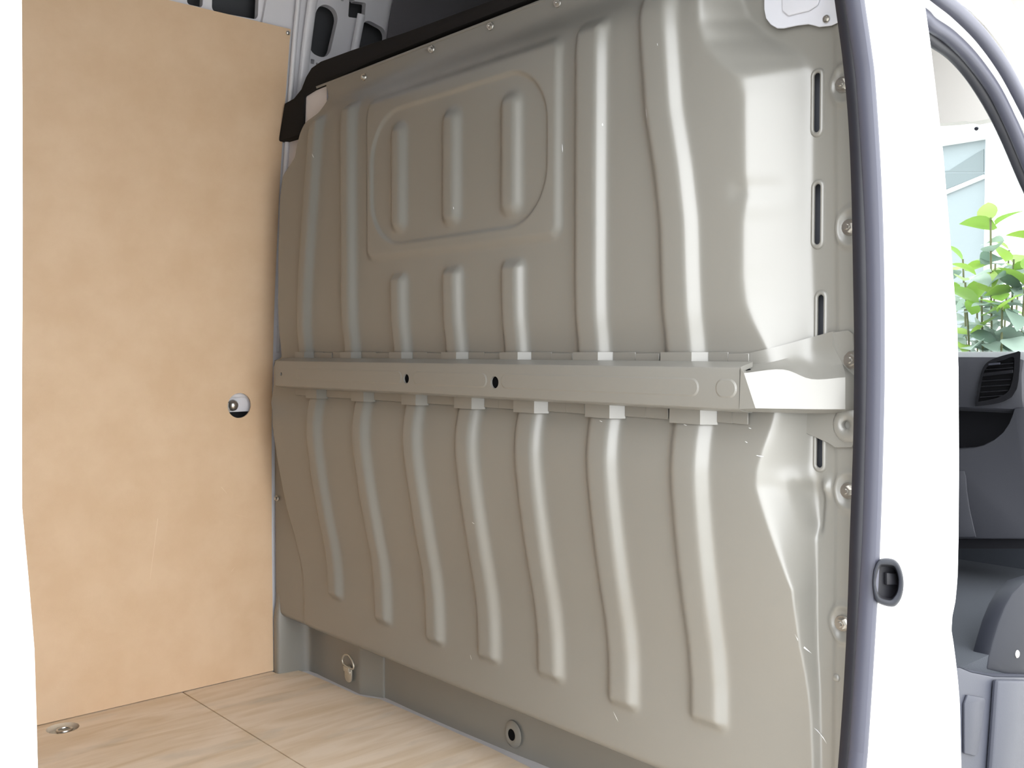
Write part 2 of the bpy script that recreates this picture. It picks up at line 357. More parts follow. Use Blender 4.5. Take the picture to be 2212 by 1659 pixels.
# ================================================================== BULKHEAD
F = .06
PZ = [.10, .20, .28, .34, .40, .47, .53,   .60, .66, .70, .74, .77, .80, .86, .90, .94, 1.0, 1.2, 1.40, 1.435, 1.462, 1.485, 1.50, 1.56]
PX = [.052, .051, .050, .048, .040, .024, .012, .000, -.008, -.0105, -.006, .002, .005, .005, .002, -.004, -.006, -.006, -.005, -.002, .008, .024, .030, .031]
zt = np.linspace(.05, 1.6, 1200); pt = np.interp(zt, PZ, PX)
ker = np.ones(17)/17.
for _ in range(2): pt = np.convolve(np.pad(pt, 8, mode='edge'), ker, mode='valid')
def Pf(z): return np.interp(z, zt, pt)
def smooth_tab(zs, ys, wid=9):
    zs, ys = np.array(zs), np.array(ys); o = np.argsort(zs); t = np.interp(zt, zs[o], ys[o]); k = np.ones(wid)/wid; h = wid//2
    for _ in range(2): t = np.convolve(np.pad(t, h, mode='edge'), k, mode='valid')
    return lambda z: np.interp(z, zt, t)
def tab(pxs, x, wid=9):
    p = [onx(a, b, x) for a, b in pxs]; return smooth_tab([q[2] for q in p], [q[1] for q in p], wid)
YC = tab([(1504, -60), (1507, 0), (1511, 45), (1524, 92), (1558, 132), (1600, 165), (1611, 210), (1612, 300), (1614, 440), (1608, 480), (1607, 600), (1612, 650), (1627, 695), (1650, 745), (1668, 790), (1672, 850), (1668, 905), (1656, 960), (1644, 1010), (1640, 1050), (1655, 1115), (1690, 1250), (1720, 1350), (1745, 1430), (1750, 1500), (1752, 1600)], -.004)
YF = tab([(1600, -60), (1604, 0), (1622, 45), (1666, 82), (1724, 114), (1754, 146), (1756, 185), (1754, 300), (1752, 540), (1756, 640), (1758, 760), (1756, 900), (1754, 1000), (1756, 1080), (1763, 1170), (1764, 1300), (1766, 1400), (1772, 1500), (1775, 1640)], F)
YL = tab([(606, 872), (612, 880), (616, 950), (620, 1100), (628, 1180), (638, 1240), (640, 1300), (641, 1365), (641, 1420)], .03, 15)
yl_up = onx(603, 700, .0)[1]
lft = [onx(a, b, -.004) for a, b in [(602, 757), (603, 550), (606, 430), (612, 380), (638, 340), (647, 290), (655, 262), (678, 243), (684, 205)]]
YMAX = smooth_tab([.05, .845, .862]+[p[2] for p in lft]+[1.6], [1.722, 1.722, lft[0][1]]+[p[1] for p in lft]+[onx(684, 205, .02)[1]], 7)
def softclamp(t, k=.06):
    sp_ = lambda v: k*np.logaddexp(0, v/k)
    return sp_(t)-sp_(t-1)
RH, RW = .0165, .0155
def ribrow(zs, ys): return smooth_tab(zs, ys, 21)
up_raw = {1: [(668, 265), (656, 394), (643, 584), (641, 727)], 2: [(738, 258), (735, 420), (733, 584), (736, 727)], 3: [(842, 610), (845, 727)], 4: [(955, 610), (959, 727)],
          5: [(1083, 610), (1086, 727)], 6: [(1242, 120), (1242, 482), (1243, 677)], 7: [(1382, 30), (1393, 241), (1412, 362), (1425, 482), (1432, 677), (1440, 756)]}
lo_raw = {1: [(668, 864), (661, 949), (684, 1118), (705, 1265)], 2: [(765, 864), (758, 949), (784, 1118), (805, 1265)], 3: [(874, 864), (866, 949), (893, 1118), (912, 1265)],
          4: [(988, 890), (980, 971), (1002, 1134), (1027, 1327)], 5: [(1116, 894), (1109, 975), (1120, 1084), (1155, 1327), (1161, 1440)],
          6: [(1274, 894), (1267, 975), (1274, 1084), (1297, 1280), (1312, 1401), (1312, 1492)], 7: [(1461, 908), (1453, 975), (1453, 1084), (1470, 1280), (1485, 1401), (1488, 1553)]}
A_UP = {1: .0165, 2: .0165, 3: .0165, 4: .018, 5: .019, 6: .0235, 7: .0245}
A_LO = {1: .0185, 2: .019, 3: .019, 4: .021, 5: .022, 6: .022, 7: .0235}
def crest_y(px, py):
    z = onx(px, py, 0)[2]
    for _ in range(3): q = onx(px, py, float(Pf(z))-RH); z = q[2]
    return q[1], z
RIBS = []   # (center function, half width at foot, z0, z1, height, corner radius)
UPC, LOC = {}, {}
def zat(px, py, x=-.02): return float(onx(px, py, x)[2])
up_top = {1: zat(690, 240), 2: zat(760, 212), 3: zat(860, 588), 4: zat(975, 573), 5: zat(1105, 558), 6: 1.452, 7: 1.475}
lo_bot = {1: zat(722, 1301, .03), 2: zat(825, 1356, .03), 3: zat(935, 1399, .03), 4: zat(1050, 1438, .03), 5: zat(1185, 1478, .03), 6: zat(1340, 1539, .03), 7: zat(1520, 1578, .03)}
for k in range(1, 8):
    cs = [crest_y(*p) for p in up_raw[k]]; a = A_UP[k]
    if k in (1, 7): cf = ribrow([c[1] for c in cs], [c[0]-a for c in cs])
    else: y0 = float(np.mean([c[0] for c in cs]))-a; cf = (lambda y0: (lambda z: np.full_like(np.asarray(z, float), y0)))(y0)
    UPC[k] = cf; RIBS.append((cf, a+RW, .84, up_top[k], RH, .02))
    cs = [crest_y(*p) for p in lo_raw[k]]; a = A_LO[k]
    y0 = np.mean([c[0] for c in cs])-a; sl_ = [c[0]-a for c in cs]
    cf = ribrow([c[1] for c in cs]+[cs[-1][1]-.2], [.65*y0+.35*s for s in sl_]+[.65*y0+.35*sl_[-1]])
    LOC[k] = cf; RIBS.append((cf, a+RW, lo_bot[k], .84, RH*.95, .018))
# window emboss
def yy_(px, py=400, x=-.01): return float(onx(px, py, x)[1])
W_IN = (yy_(803, 400), yy_(1186, 300), zat(985, 511, -.01), zat(985, 193, -.01))
W_OUT = (yy_(789, 420), yy_(1213, 300), zat(1000, 543, -.01), zat(1000, 142, -.01))
PILLS = [(844, 860, 261, 501), (955, 976, 229, 487), (1082, 1107, 192, 467)]
for l_, c_, t_, b_ in PILLS:
    yl = crest_y(l_, (t_+b_)/2)[0]; yr = crest_y(c_, (t_+b_)/2)[0]; a = (yl-yr)/2
    y0 = (yl+yr)/2; RIBS.append(((lambda y0: (lambda z: np.full_like(np.asarray(z, float), y0)))(y0), a+RW, zat(c_, b_), zat(c_, t_), RH*.8, a+RW*.7))
def rrsdf(y, z, y1, y0, z0, z1, r):
    qy = np.abs(y-(y0+y1)/2)-(y1-y0)/2+r; qz = np.abs(z-(z0+z1)/2)-(z1-z0)/2+r
    return np.hypot(np.maximum(qy, 0), np.maximum(qz, 0))+np.minimum(np.maximum(qy, qz), 0)-r
DIMPLES = [(1822, 183), (1836, 491), (1833, 1060), (1821, 1346)]
def height(y, z):
    P = Pf(z)
    yc, yf = YC(z), YF(z)
    t = (y-yf)/np.maximum(yc-yf, .01)
    S = softclamp(t, .05)
    Fz = F+.0*np.clip((z-1.36)/.05, 0, 1)**2*(3-2*np.clip((z-1.36)/.05, 0, 1))*np.clip((y-.09)/.03, 0, 1)
    X = Fz+(P-Fz)*S
    # left flange below the beam
    yl = np.where(z < .862, YL(z), 2.0)
    SL = softclamp((yl+.006-y)/.018+.3, .08)
    X = np.where(z < .862, X*SL+.056*(1-SL), X)
    h = np.zeros_like(y)
    for cf, A, z0, z1, hh, r in RIBS:
        c = cf(z); qy = np.abs(y-c)-(A-r); qz = np.maximum(z0+r-z, z-z1+r)
        sd = np.hypot(np.maximum(qy, 0), np.maximum(qz, 0))+np.minimum(np.maximum(qy, qz), 0)-r
        h = np.maximum(h, hh*softclamp(-sd/RW, .19))
    so = rrsdf(y, z, W_OUT[0], W_OUT[1], W_OUT[2], W_OUT[3], .03); si = rrsdf(y, z, W_IN[0], W_IN[1], W_IN[2], W_IN[3], .11)
    base = .009*softclamp(-so/.014, .12)-.006*softclamp(-si/.006, .12)
    X = X-h-base
    # right flange: long raised channel round each slot, dimples round the bolts, pocket low on the flank
    g = y-np.interp(z, [.3, .9, 1.35], [.030, .030, .040])
    X = X-.004*softclamp(-g/.008, .1)*(1-S)
    for px, py in DIMPLES:
        q = onx(px+6, py, F); d = np.hypot((y-q[1])*1.15, z-q[2])
        X = X-.0045*np.exp(-((d-.026)/.0055)**2)+.002*np.exp(-(d/.02)**4)
    # soft inward dent on the bright flank, ridge below it
    q = onx(1650, 412, .03); X = X+.004*np.exp(-((z-q[2])/.016)**2)*np.exp(-((y-q[1])/.035)**4)
    # V-shaped pocket
    q = onx(1752, 1085, .05); dz = z-q[2]; wv = np.clip(.010+.16*(dz+.06), .004, .024)
    X = X+.011*softclamp((wv-np.abs(y-q[1]-.1*dz))/.01, .1)*softclamp((dz+.055)/.02, .1)*softclamp((.045-dz)/.02, .1)
    q = onx(1737, 1038, .05); X = X-.012*np.exp(-(((y-q[1])/.016)**2+((z-q[2])/.014)**2))
    q = onx(1776, 1052, .05); X = X-.010*np.exp(-(((y-q[1])/.012)**2+((z-q[2])/.012)**2))
    # lip that carries the slots
    return X
NU, NV = 620, 480
u = np.linspace(0, 1, NU); u = u**1.15; v = np.linspace(0, 1, NV)
U_, V_ = np.meshgrid(u, v)
y0 = -.035+(1.722+.035)*U_
zb = .148+0*y0
ZZ = zb+(1.537-zb)*V_
YY = -.035+(YMAX(ZZ)+.035)*U_
XX = height(YY, ZZ)
# bottom edge rolls back under the panel
roll = np.clip((zb+.03-ZZ)/.03, 0, 1)*(zb > .14); XX = XX+.03*roll**3
PTS = np.stack([XX, YY, ZZ], -1)
bk = empty('van_bulkhead', (0.05, .85, 0)); tag(bk, 'beige ribbed steel bulkhead closing off the front of the cargo space', 'bulkhead')
panel = grid('panel', PTS, M_PAINT, bk)
# remove panel skin where the belt slots open
SLOTS = []
for (px, pt_, pb_) in ((1766.5, 158, 286), (1767.5, 398, 528), (1774, 637, 762), (1772, 888, 1010)):
    a = onx(px, pt_, F); b = onx(px, pb_, F); SLOTS.append(((a[1]+b[1])/2, b[2], a[2]))
bm = bmesh.new(); bm.from_mesh(panel.data)
off = world_of(bk)
kill = []
for f in bm.faces:
    c = f.calc_center_median()
    if c.y < .12:
        for sy, z0, z1 in SLOTS:
            if abs(c.y-sy) < .0068 and z0-.001 < c.z < z1+.001: kill.append(f); break
bmesh.ops.delete(bm, geom=kill, context='FACES'); bm.to_mesh(panel.data); bm.free()
for sy, z0, z1 in SLOTS:
    xs = float(height(np.array([[sy]]), np.array([[(z0+z1)/2]]))[0, 0])
    cz, hz = (z0+z1)/2, (z1-z0)/2
    n = 8
    def stad(hw, ex, x): return [(x, sy+a, cz+b) for a, b in rrect(0, 0, hw, hz+ex, min(hw, hz)*.999, n)]
    rings = [stad(.0049, 0, xs-.0005), stad(.0048, 0, xs-.002), stad(.006, .0012, xs-.0042), stad(.0085, .004, xs-.0042), stad(.011, .0065, xs-.002), stad(.0135, .009, xs+.004)]
    V = [p for r_ in rings for p in r_]; c = len(rings[0]); Fs = []
    for i in range(len(rings)-1):
        for j in range(c): k2 = (j+1) % c; Fs.append((i*c+j, (i+1)*c+j, (i+1)*c+k2, i*c+k2))
    so_ = mesh('slot_frame', V, Fs, M_PAINT, bk, True)
    grid('slot_cavity', [stad(.0052, .0005, xs-.0008), stad(.03, .02, xs+.004), stad(.03, .02, xs+.016), stad(.0005, -.004, xs+.016)], M_SLOT, so_, closed_u=True)
# bolts in the dimples
for i, (px, py) in enumerate(DIMPLES):
    q = onx(px, py, F-.002); xx = float(height(np.array([[q[1]]]), np.array([[q[2]]]))[0, 0]); bolt('flange_bolt', (xx-.001, q[1], q[2]), (-1, 0, 0), 1.05, bk, i*.7)
q = onx(1810, 1463, F); xx = float(height(np.array([[q[1]]]), np.array([[q[2]]]))[0, 0]); domehead('rivet', (xx, q[1], q[2]), (-1, 0, 0), .006, M_PAINT, bk)
for i, (px, py) in enumerate(((787, 167), (933, 107), (1060, 57), (1205, 7))):
    q = onx(px, py, .03); xx = float(height(np.array([[q[1]]]), np.array([[q[2]]]))[0, 0]); bolt('top_screw', (xx-.0005, q[1], q[2]), (-1, 0, 0), .72, bk, i*.9)
for px, py in ((1340, -50), (1480, -105)):
    q = onx(px, py, .03); bolt('top_screw', (.0295, q[1], 1.512), (-1, 0, 0), .72, bk, .4)
for px, py in ((594, 921), (594, 1076)):
    q = onx(px, py, .05); bolt('edge_screw', (.052, 1.704, q[2]), (-1, 0, 0), .7, bk)
box('light_block_sheet', (.212, .062, -.05), (.216, 1.74, 1.575), M_CAVITY, bk)  # unseen sheet added to stop cab light leaking past the bulkhead
# folded top lip of the panel
YT = np.linspace(-.03, onx(684, 205, .03)[1], 40)
grid('top_lip', [[(.030, y, 1.533) for y in YT], [(.028, y, 1.538) for y in YT], [(.034, y, 1.541) for y in YT], [(.038, y, 1.541) for y in YT]], M_PAINT, bk)
# kick strip under the panel
pl = [(.050, 1.724), (.047, 1.712), (.050, 1.700), (.068, 1.694), (.10, 1.689), (.127, 1.681), (.136, 1.664), (.134, 1.60), (.134, 1.45), (.134, 1.425), (.140, 1.41), (.162, 1.362), (.168, 1.345), (.168, 1.22), (.171, 1.07), (.180, .85), (.185, .78), (.192, .5), (.20, 0), (.20, -.03)]
plp = smoothpath(pl, 110)
def kx(x, y, z):
    b = 0.0
    return x-b+.16*max(0, z-.16)
rows = []
for z in (-.012, .0, .004, .05, .1, .15, .2, .27, .33):
    rows.append([(kx(x, y, z), y, z) for x, y in plp])
kick = grid('kick_strip', rows, M_PAINT, bk)
# hole in the kick strip with a dished rim
q = onx(1106, 1587, .172); dh = [(q[0]-.0015, q[1]+a, q[2]+b) for a, b in ring2(.0115, .013, 20)]
mesh('kick_hole', dh+[(q[0]-.0045, q[1]+a, q[2]+b) for a, b in ring2(.017, .02, 20)]+[(q[0]+.003, q[1]+a, q[2]+b) for a, b in ring2(.027, .03, 20)],
     [(i, (i+1) % 20, 20+(i+1) % 20, 20+i) for i in range(20)]+[(20+i, 20+(i+1) % 20, 40+(i+1) % 20, 40+i) for i in range(20)], M_PAINT, bk, True)
mesh('hole_shade_disc', [(q[0]-.0012, q[1]+a, q[2]+b) for a, b in ring2(.0116, .0131, 20)], [tuple(range(20))], M_DARK, bk)  # dark disc painted as the shade inside the uncut hole
# dark clips in the gap at the sheet's edge
# ---- cross beam
YB0, YB1 = .118, 1.514
bprof = [(-.020, .8655), (-.026, .8635), (-.047, .8585), (-.0505, .8570), (-.0522, .8535), (-.0525, .8), (-.0518, .7965), (-.0495, .7945), (-.03, .7905), (-.02, .7895), (-.02, .80), (-.048, .803), (-.048, .850), (-.02, .858)]
ys = np.linspace(YB1, YB0, 24)
beam = loft('cross_beam', [[(x, y, z) for x, z in bprof] for y in ys], M_PAINT, bk)
holes = [(607, 808, .0045), (877, 818, .010), (1068, 826, .0115), (1563, 846, .0055)]
cut(beam, [rotcyl((-.05, onx(px, py, -.0525)[1], onx(px, py, -.0525)[2]), (1, 0, 0), r, .03, 24) for px, py, r in holes])
box('beam_shade_box', (-.046, YB0+.002, .805), (-.022, YB1-.002, .855), M_DARK, beam)  # added dark box, its colour is the shade behind the beam holes
loft('far_end_return', [[(x+(.1 if i else 0), y, z) for x, z in bprof] for i, y in enumerate((1.513, 1.70))], M_PAINT, beam)
# shallow embossed fields on the beam face
def field(px0, px1, py0, py1, d):
    a = onx(px0, py0, -.0525); b = onx(px1, py1, -.0525); cy_, cz_ = (a[1]+b[1])/2, .8262; hy, hz = abs(a[1]-b[1])/2, .0145
    rr = [[(-.0524, cy_+u_, cz_+v_) for u_, v_ in rrect(0, 0, hy, hz, hz*.98, 6)], [(-.0524-d, cy_+u_, cz_+v_) for u_, v_ in rrect(0, 0, hy-.003, hz-.003, hz*.98-.003, 6)]]
    V = rr[0]+rr[1]; c = len(rr[0]); mesh('embossed_field', V, [(j, (j+1) % c, c+(j+1) % c, c+j) for j in range(c)]+[tuple(range(c, 2*c))], M_PAINT, beam, False)
field(640, 868, 818, 818, .0012); field(893, 1052, 822, 822, .0012); field(1082, 1510, 832, 840, .0012); field(1545, 1592, 846, 846, .0014)
# ---- flange tabs above and below the beam, stepping over each rib
def tabs(cen, amap, zlo, zhi, prj, zs):
    """zlo..zhi: strip; prj: how far the strip stands off; one piece over each rib, one between"""
    lastend = None; segs = []
    for k in range(1, 8):
        c = float(cen[k](np.array([zs]))[()] if np.ndim(cen[k](np.array([zs]))) == 0 else cen[k](np.array([zs]))[0]); a = amap[k]
        segs.append((c+a+.022, c-a-.026, k, c, a))
    out = []; prev = 1.50
    for s0, s1, k, c, a in segs:
        out.append((prev, s0, None)); out.append((s0, s1, (c, a))); prev = s1
    out.append((prev, .135, None))
    for y1, y0_, rib in out:
        b0 = float(Pf(zs))-.0045
        if rib is None:
            if y1-y0_ < .01: continue
            n_ = max(2, int(round((y1-y0_)/.05))); es = np.linspace(y1, y0_, n_+1)
            for i in range(n_):
                j = .0015 if i % 2 else 0.0; ya, yb = es[i]-.0006, es[i+1]+.0006
                prism('flange_tab', [(b0-j, ya, zlo), (b0-j, yb, zlo), (b0-j, yb, zhi-.002*(i % 2)), (b0-j, ya, zhi-.002*(i % 2))], (-.0022, 0, 0), M_PAINT, beam, bevel=.0005, seg=1)
        else:
            c, a = rib; f = b0-RH-.001
            plan = [(b0, y1), (f, c+a+.008), (f-.0008, c+.004), (f-.0008, c-.004), (f, c-a-.006), (b0, y0_)]
            bk_ = [(x+.0022, y) for x, y in plan]
            pts = plan+bk_[::-1]
            loft('rib_tab', [[(x, y, zlo-prj) for x, y in pts], [(x, y, zhi) for x, y in pts]], M_PAINT, beam, angle=20)
tabs(UPC, A_UP, .862, .8795, 0.0, .885)
tabs(LOC, A_LO, .771, .792, .004, .775)
# ---- right end bracket of the beam, spreading onto the flange
xr = F-.006
def zz(px, py, x): return float(onx(px, py, x)[2])
def surf(px, py, d):
    q = onx(px, py, .03)
    x = .03
    for _ in range(60): q = onx(px, py, x); x = .6*x+.4*(float(height(np.array([[q[1]]]), np.array([[q[2]]]))[0, 0])-d)
    return q
BS = [[surf(1613, 764, .004), surf(1615, 787, .006), onx(1600, 795, -.0535), onx(1597, 884, -.0540), onx(1600, 890, -.03)],
      [surf(1640, 758, .004), surf(1650, 787, .008), onx(1607, 806, -.0535), onx(1632, 882, -.0540), onx(1634, 890, -.03)],
      [surf(1700, 743, .004), surf(1705, 772, .010), onx(1691, 798, -.018), onx(1700, 883, -.018), onx(1702, 892, .004)],
      [surf(1750, 729, .004), surf(1752, 760, .008), onx(1753, 819, .008), onx(1765, 884, .010), onx(1766, 893, .035)],
      [surf(1799, 716, .008), surf(1798, 746, .010), onx(1826, 815, .034), onx(1826, 884, .036), onx(1826, 893, .055)]]
def pxpath(pts, d0, d1):
    p = [pts[0]]+list(smoothpath(pts[1:], 16)); return np.array([surf(a, b, d0+(d1-d0)*i/16) for i, (a, b) in enumerate(p)])
cols = [pxpath([(1613, 764), (1640, 758), (1700, 743), (1750, 729), (1799, 716)], .005, .009), pxpath([(1615, 787), (1650, 787), (1705, 772), (1752, 760), (1798, 746)], .006, .012)]
for k_ in (0, 1):
    for _ in range(3): cols[k_][1:-1] = (cols[k_][:-2]+cols[k_][1:-1]*2+cols[k_][2:])/4
cols += [np.vstack([np.array([BS[0][j]]), smoothpath([BS[i][j] for i in range(1, 5)], 16)]) for j in range(2, 5)]
secs = []
for i in range(17):
    c5 = [cols[j][i] for j in range(5)]; row = []
    for j in range(4):
        for t in np.linspace(0, 1, 5)[:-1]:
            p = c5[j]*(1-t)+c5[j+1]*t
            if j == 1: p = p+np.array([.010*math.sin(math.pi*t)*min(1, i/8), 0, -.004*math.sin(math.pi*t)])
            row.append(p)
    row.append(c5[4]); secs.append(row)
brk = loft('end_bracket', secs, M_PAINT, bk, closed=False, angle=28)
side = secs[-1]
mesh('end_face', list(side)+[(p[0]+.03, p[1]-.012, p[2]) for p in side], [(j, j+1, len(side)+j+1, len(side)+j) for j in range(len(side)-1)], M_PAINT, brk, True)
# flat tail plate of the bracket on the flange, with a bolt and an open hole
gp = [(1790, 719), (1832, 713), (1843, 722), (1846, 800), (1846, 955), (1840, 967), (1803, 967), (1790, 958), (1755, 942), (1720, 928), (1692, 920), (1660, 915), (1665, 890), (1760, 888), (1790, 880)]
gq = [onx(a, b, F-.009) for a, b in gp]
tail = prism('tail_plate', gq, (.003, 0, 0), M_PAINT, brk, bevel=.0008, seg=1)
hq = onx(1831, 918, F-.009); cut(tail, [rotcyl(hq, (1, 0, 0), .0065, .05, 20)])
rr0 = [[(F-.010-d, hq[1]+a, hq[2]+b) for a, b in ring2(r, r*1.1, 24)] for r, d in ((.0066, -.006), (.0066, .004), (.019, .0042), (.0235, -.001))]
V = [p for r_ in rr0 for p in r_]; mesh('bolt_seat', V, [(i*24+j, i*24+(j+1) % 24, (i+1)*24+(j+1) % 24, (i+1)*24+j) for i in range(3) for j in range(24)], M_PAINT, brk, True)
bq = onx(1840, 778, F-.012); bolt('bracket_bolt', (F-.0105, bq[1], bq[2]), (-1, 0, 0), 1.15, brk, .5)
# ---- thin gusset below the beam at the far left
gl = [onx(a, b, .045) for a, b in ((607, 838), (622, 850), (626, 905), (617, 905), (612, 870))]
prism('gusset', gl, (.003, 0, 0), M_PAINT, bk)
# ---- paint chips and scratches (thin bright flakes on the paint)
def chip(px, py, ln, ang, wd=.0006):
    z = zat(px, py, 0); q = onx(px, py, 0)
    for _ in range(4): q = onx(px, py, float(height(np.array([[q[1]]]), np.array([[q[2]]]))[0, 0])-.0006)
    dy, dz = math.cos(ang), math.sin(ang)
    V = []
    for t, w_ in ((-.5, 0), (-.15, wd), (.3, wd*.8), (.5, 0), (.2, -wd*.7), (-.2, -wd)):
        yy2 = q[1]+dy*t*ln-dz*w_; z2 = q[2]+dz*t*ln+dy*w_
        V.append((float(height(np.array([[yy2]]), np.array([[z2]]))[0, 0])-.0005, yy2, z2))
    mesh('paint_scratch', V, [tuple(range(6))], M_WHITE, panel)
for a in ((687, 338, .012, 1.2), (1215, 320, .016, 1.5), (1397, 245, .02, 1.4), (1305, 270, .005, 1.5), (1730, 1392, .035, 1.15), (1775, 1588, .028, .9), (1330, 1548, .02, .9), (1480, 918, .008, .2), (1298, 910, .008, .2),
          (1640, 985, .012, .1), (1612, 955, .006, .3), (1620, 925, .006, .2), (1022, 1130, .008, .3), (1017, 1420, .012, 1.2), (1268, 1004, .008, 1.4), (1488, 1418, .01, 1.5), (1420, 96, .005, 1.4), (985, 450, .006, 1.4)):
    chip(*a)

# ---- black foam seal on top of the bulkhead, folding down at the far corner
fo = [(600, 306), (614, 223), (634, 212), (650, 192), (660, 166), (672, 146), (692, 132), (760, 107), (880, 67), (1060, 0), None, (1145, -2), (980, 62), (800, 134), (700, 181), (657, 208), (654, 290)]
zt_ = onx(1060, 0, .04)[2]; zb_ = onx(1145, -2, .04)[2]; fq = []
for e_ in fo: fq += [onx(e_[0], e_[1], .040)] if e_ else [np.array((.04, .35, zt_)), np.array((.04, -.03, zt_)), np.array((.04, -.03, zb_)), np.array((.04, .35, zb_))]
foam = prism('foam_seal_strip', fq, (.03, 0, 0), M_FOAM, bevel=.004)
tag(foam, 'black foam strip sealing the gap above the beige bulkhead', 'seal strip')
# grey mounting bracket and body flange behind the corner
cb = prism('corner_bracket', [onx(a, b, .046) for a, b in ((652, 208), (706, 186), (706, 246), (680, 270), (650, 285))], (.004, 0, 0), M_WHITE_IN); tag(cb, 'small pale bracket plate under the foam at the bulkhead corner', 'bracket')
cb2 = prism('corner_bracket', [onx(a, b, .066) for a, b in ((598, 285), (656, 270), (650, 345), (640, 352), (626, 360), (612, 365), (603, 760), (592, 760))], (.006, 0, 0), M_WHITE_IN); tag(cb2, 'grey body flange between bulkhead edge and brown lining below the foam', 'bracket')
# body post behind the panel edges on the far side
box('corner_post', (.15, 1.60, -.01), (.20, 1.74, 1.55), M_WHITE_IN, wall)

# ---- lashing ring low on the kick strip
lr = empty('lashing_ring', (.13, 1.44, .035)); tag(lr, 'small steel lashing ring bolted low on the bulkhead above the floor', 'lashing ring')
q0 = onx(754, 1455, .128)
plate = [(q0[0], q0[1]+a, q0[2]+b) for a, b in rrect(0, 0, .0165, .022, .015)]
prism('plate', plate, (-.004, 0, 0), M_STEEL, lr, bevel=.0012)
dpath = [onx(a, b, .119) for a, b in ((741, 1433), (739.5, 1425), (743, 1416), (749, 1414), (754, 1416), (761, 1428), (764, 1440), (762, 1445), (757, 1444), (748, 1439))]
dd_ = np.array(list(dpath)+[dpath[0]]); dd_ = smoothpath(dd_, 50)[:-1]
tube('ring', dd_, ring2(.0024, .0024, 8), (1, 0, 0), M_STEEL, lr, closed=True)
domehead('bolt_head', onx(754, 1452, .124), (-1, 0, 0), .007, M_STEEL, lr, .6)
prism('ring_clasp', [onx(a, b, .122) for a, b in ((745, 1437), (757, 1443), (757, 1452), (746, 1448))], (-.006, 0, 0), M_STEEL, lr, bevel=.001)

# ---- recessed tie-down in the floor hole
td = empty('floor_tie_down', (hc[0], hc[1], -.026)); tag(td, 'shiny recessed tie-down ring sunk in the round hole of the plywood floor', 'tie-down')
bm = bmesh.new(); bmesh.ops.create_cone(bm, cap_ends=True, segments=32, radius1=.034, radius2=.033, depth=.004, matrix=Matrix.Translation((hc[0], hc[1]-.002, -.014))); frombm('cup', bm, M_ZINC, td, angle=40)
ringp = [(hc[0]+.006+.016*math.cos(t), hc[1]+.006+.014*math.sin(t), -.008) for t in np.linspace(0, 2*math.pi, 25)[:-1]]
tube('ring', ringp, ring2(.003, .003, 8), (0, 0, 1), M_ZINC, td, closed=True)

# ================================================================== DOOR PILLAR
pl_l = [(1800, -400), (1835, -150), (1858, 0), (1884, 190), (1895, 400), (1901, 600), (1902, 800), (1898, 1000), (1893, 1200), (1882, 1400), (1868, 1600), (1860, 1700), (1830, 2000)]
pl_r = [(1940, -400), (1975, -180), (1999, 0), (2012, 90), (2040, 330), (2062, 600), (2070, 700), (2073, 800), (2074, 1000), (2073, 1160), (2071, 1250), (2066, 1300), (2056, 1348), (2064, 1400), (2071, 1460), (2076, 1520), (2079, 1659), (2085, 2000)]
YP = -.058
zr = np.linspace(-.2, 1.80, 96)
lp = np.array([ony(a, b, YP) for a, b in pl_l]); rp_ = np.array([ony(a, b, YP) for a, b in pl_r])
def sx(p, z): o = np.argsort(p[:, 2]); return np.interp(z, p[o, 2], p[o, 0])
secs = []
for z in zr:
    a, b = float(sx(lp, z)), float(sx(rp_, z))
    a += .004
    secs.append([(a, YP+.008, z), (a+.006, YP, z), (b-.004, YP, z), (b, YP+.005, z), (b+.012, YP+.05, z), (b-.05, .06, z), (.125, .06, z), (.125, -.03, z), (a+.02, -.03, z), (a, YP+.018, z)])
pil = loft('door_pillar', secs, M_WHITE, angle=50); tag(pil, 'white body pillar between the sliding door opening and the cab door', kind='structure')
# inner return of the pillar holding the bulkhead flange
box('pillar_return', (.13, -.045, -.05), (.14, .09, 1.64), M_WHITE_IN, pil)

# rubber seal along the pillar
ds = empty('door_seal', (.03, -.04, 0)); tag(ds, 'dark rubber weatherstrip running up the front edge of the sliding door opening', 'door seal')
cp = [(1790, -330), (1808, -140), (1825, 0), (1841, 120), (1853, 250), (1860, 400), (1864, 600), (1866, 760), (1864, 950), (1857, 1150), (1848, 1400), (1831, 1659), (1800, 2000)]
path = smoothpath([ony(a, b, -.036) for a, b in cp], 90)
prof = [(u_, v_) for u_, v_ in [(-.0135, .006), (-.0142, -.002), (-.011, -.009), (-.004, -.0125), (.001, -.0118), (.0035, -.0085), (.006, -.0125), (.011, -.0125), (.0142, -.008), (.0142, .002), (.012, .008), (0, .011)]]
tube('bulb', path, [(-a, b) for a, b in prof], (0, 1, 0), M_RUBBER, ds)
cp2 = [(1795, -400), (1830, -140), (1848, 0), (1864, 110), (1873, 190), (1886, 400), (1892, 600), (1893, 800), (1889, 1000), (1882, 1200), (1871, 1400), (1858, 1600), (1853, 1659), (1820, 2000)]
path = smoothpath([ony(a-2, b, -.056) for a, b in cp2], 90)
tube('outer_lip', path, ring2(.0095, .012, 12, .7), (0, 1, 0), M_GREYSTRIP, ds)

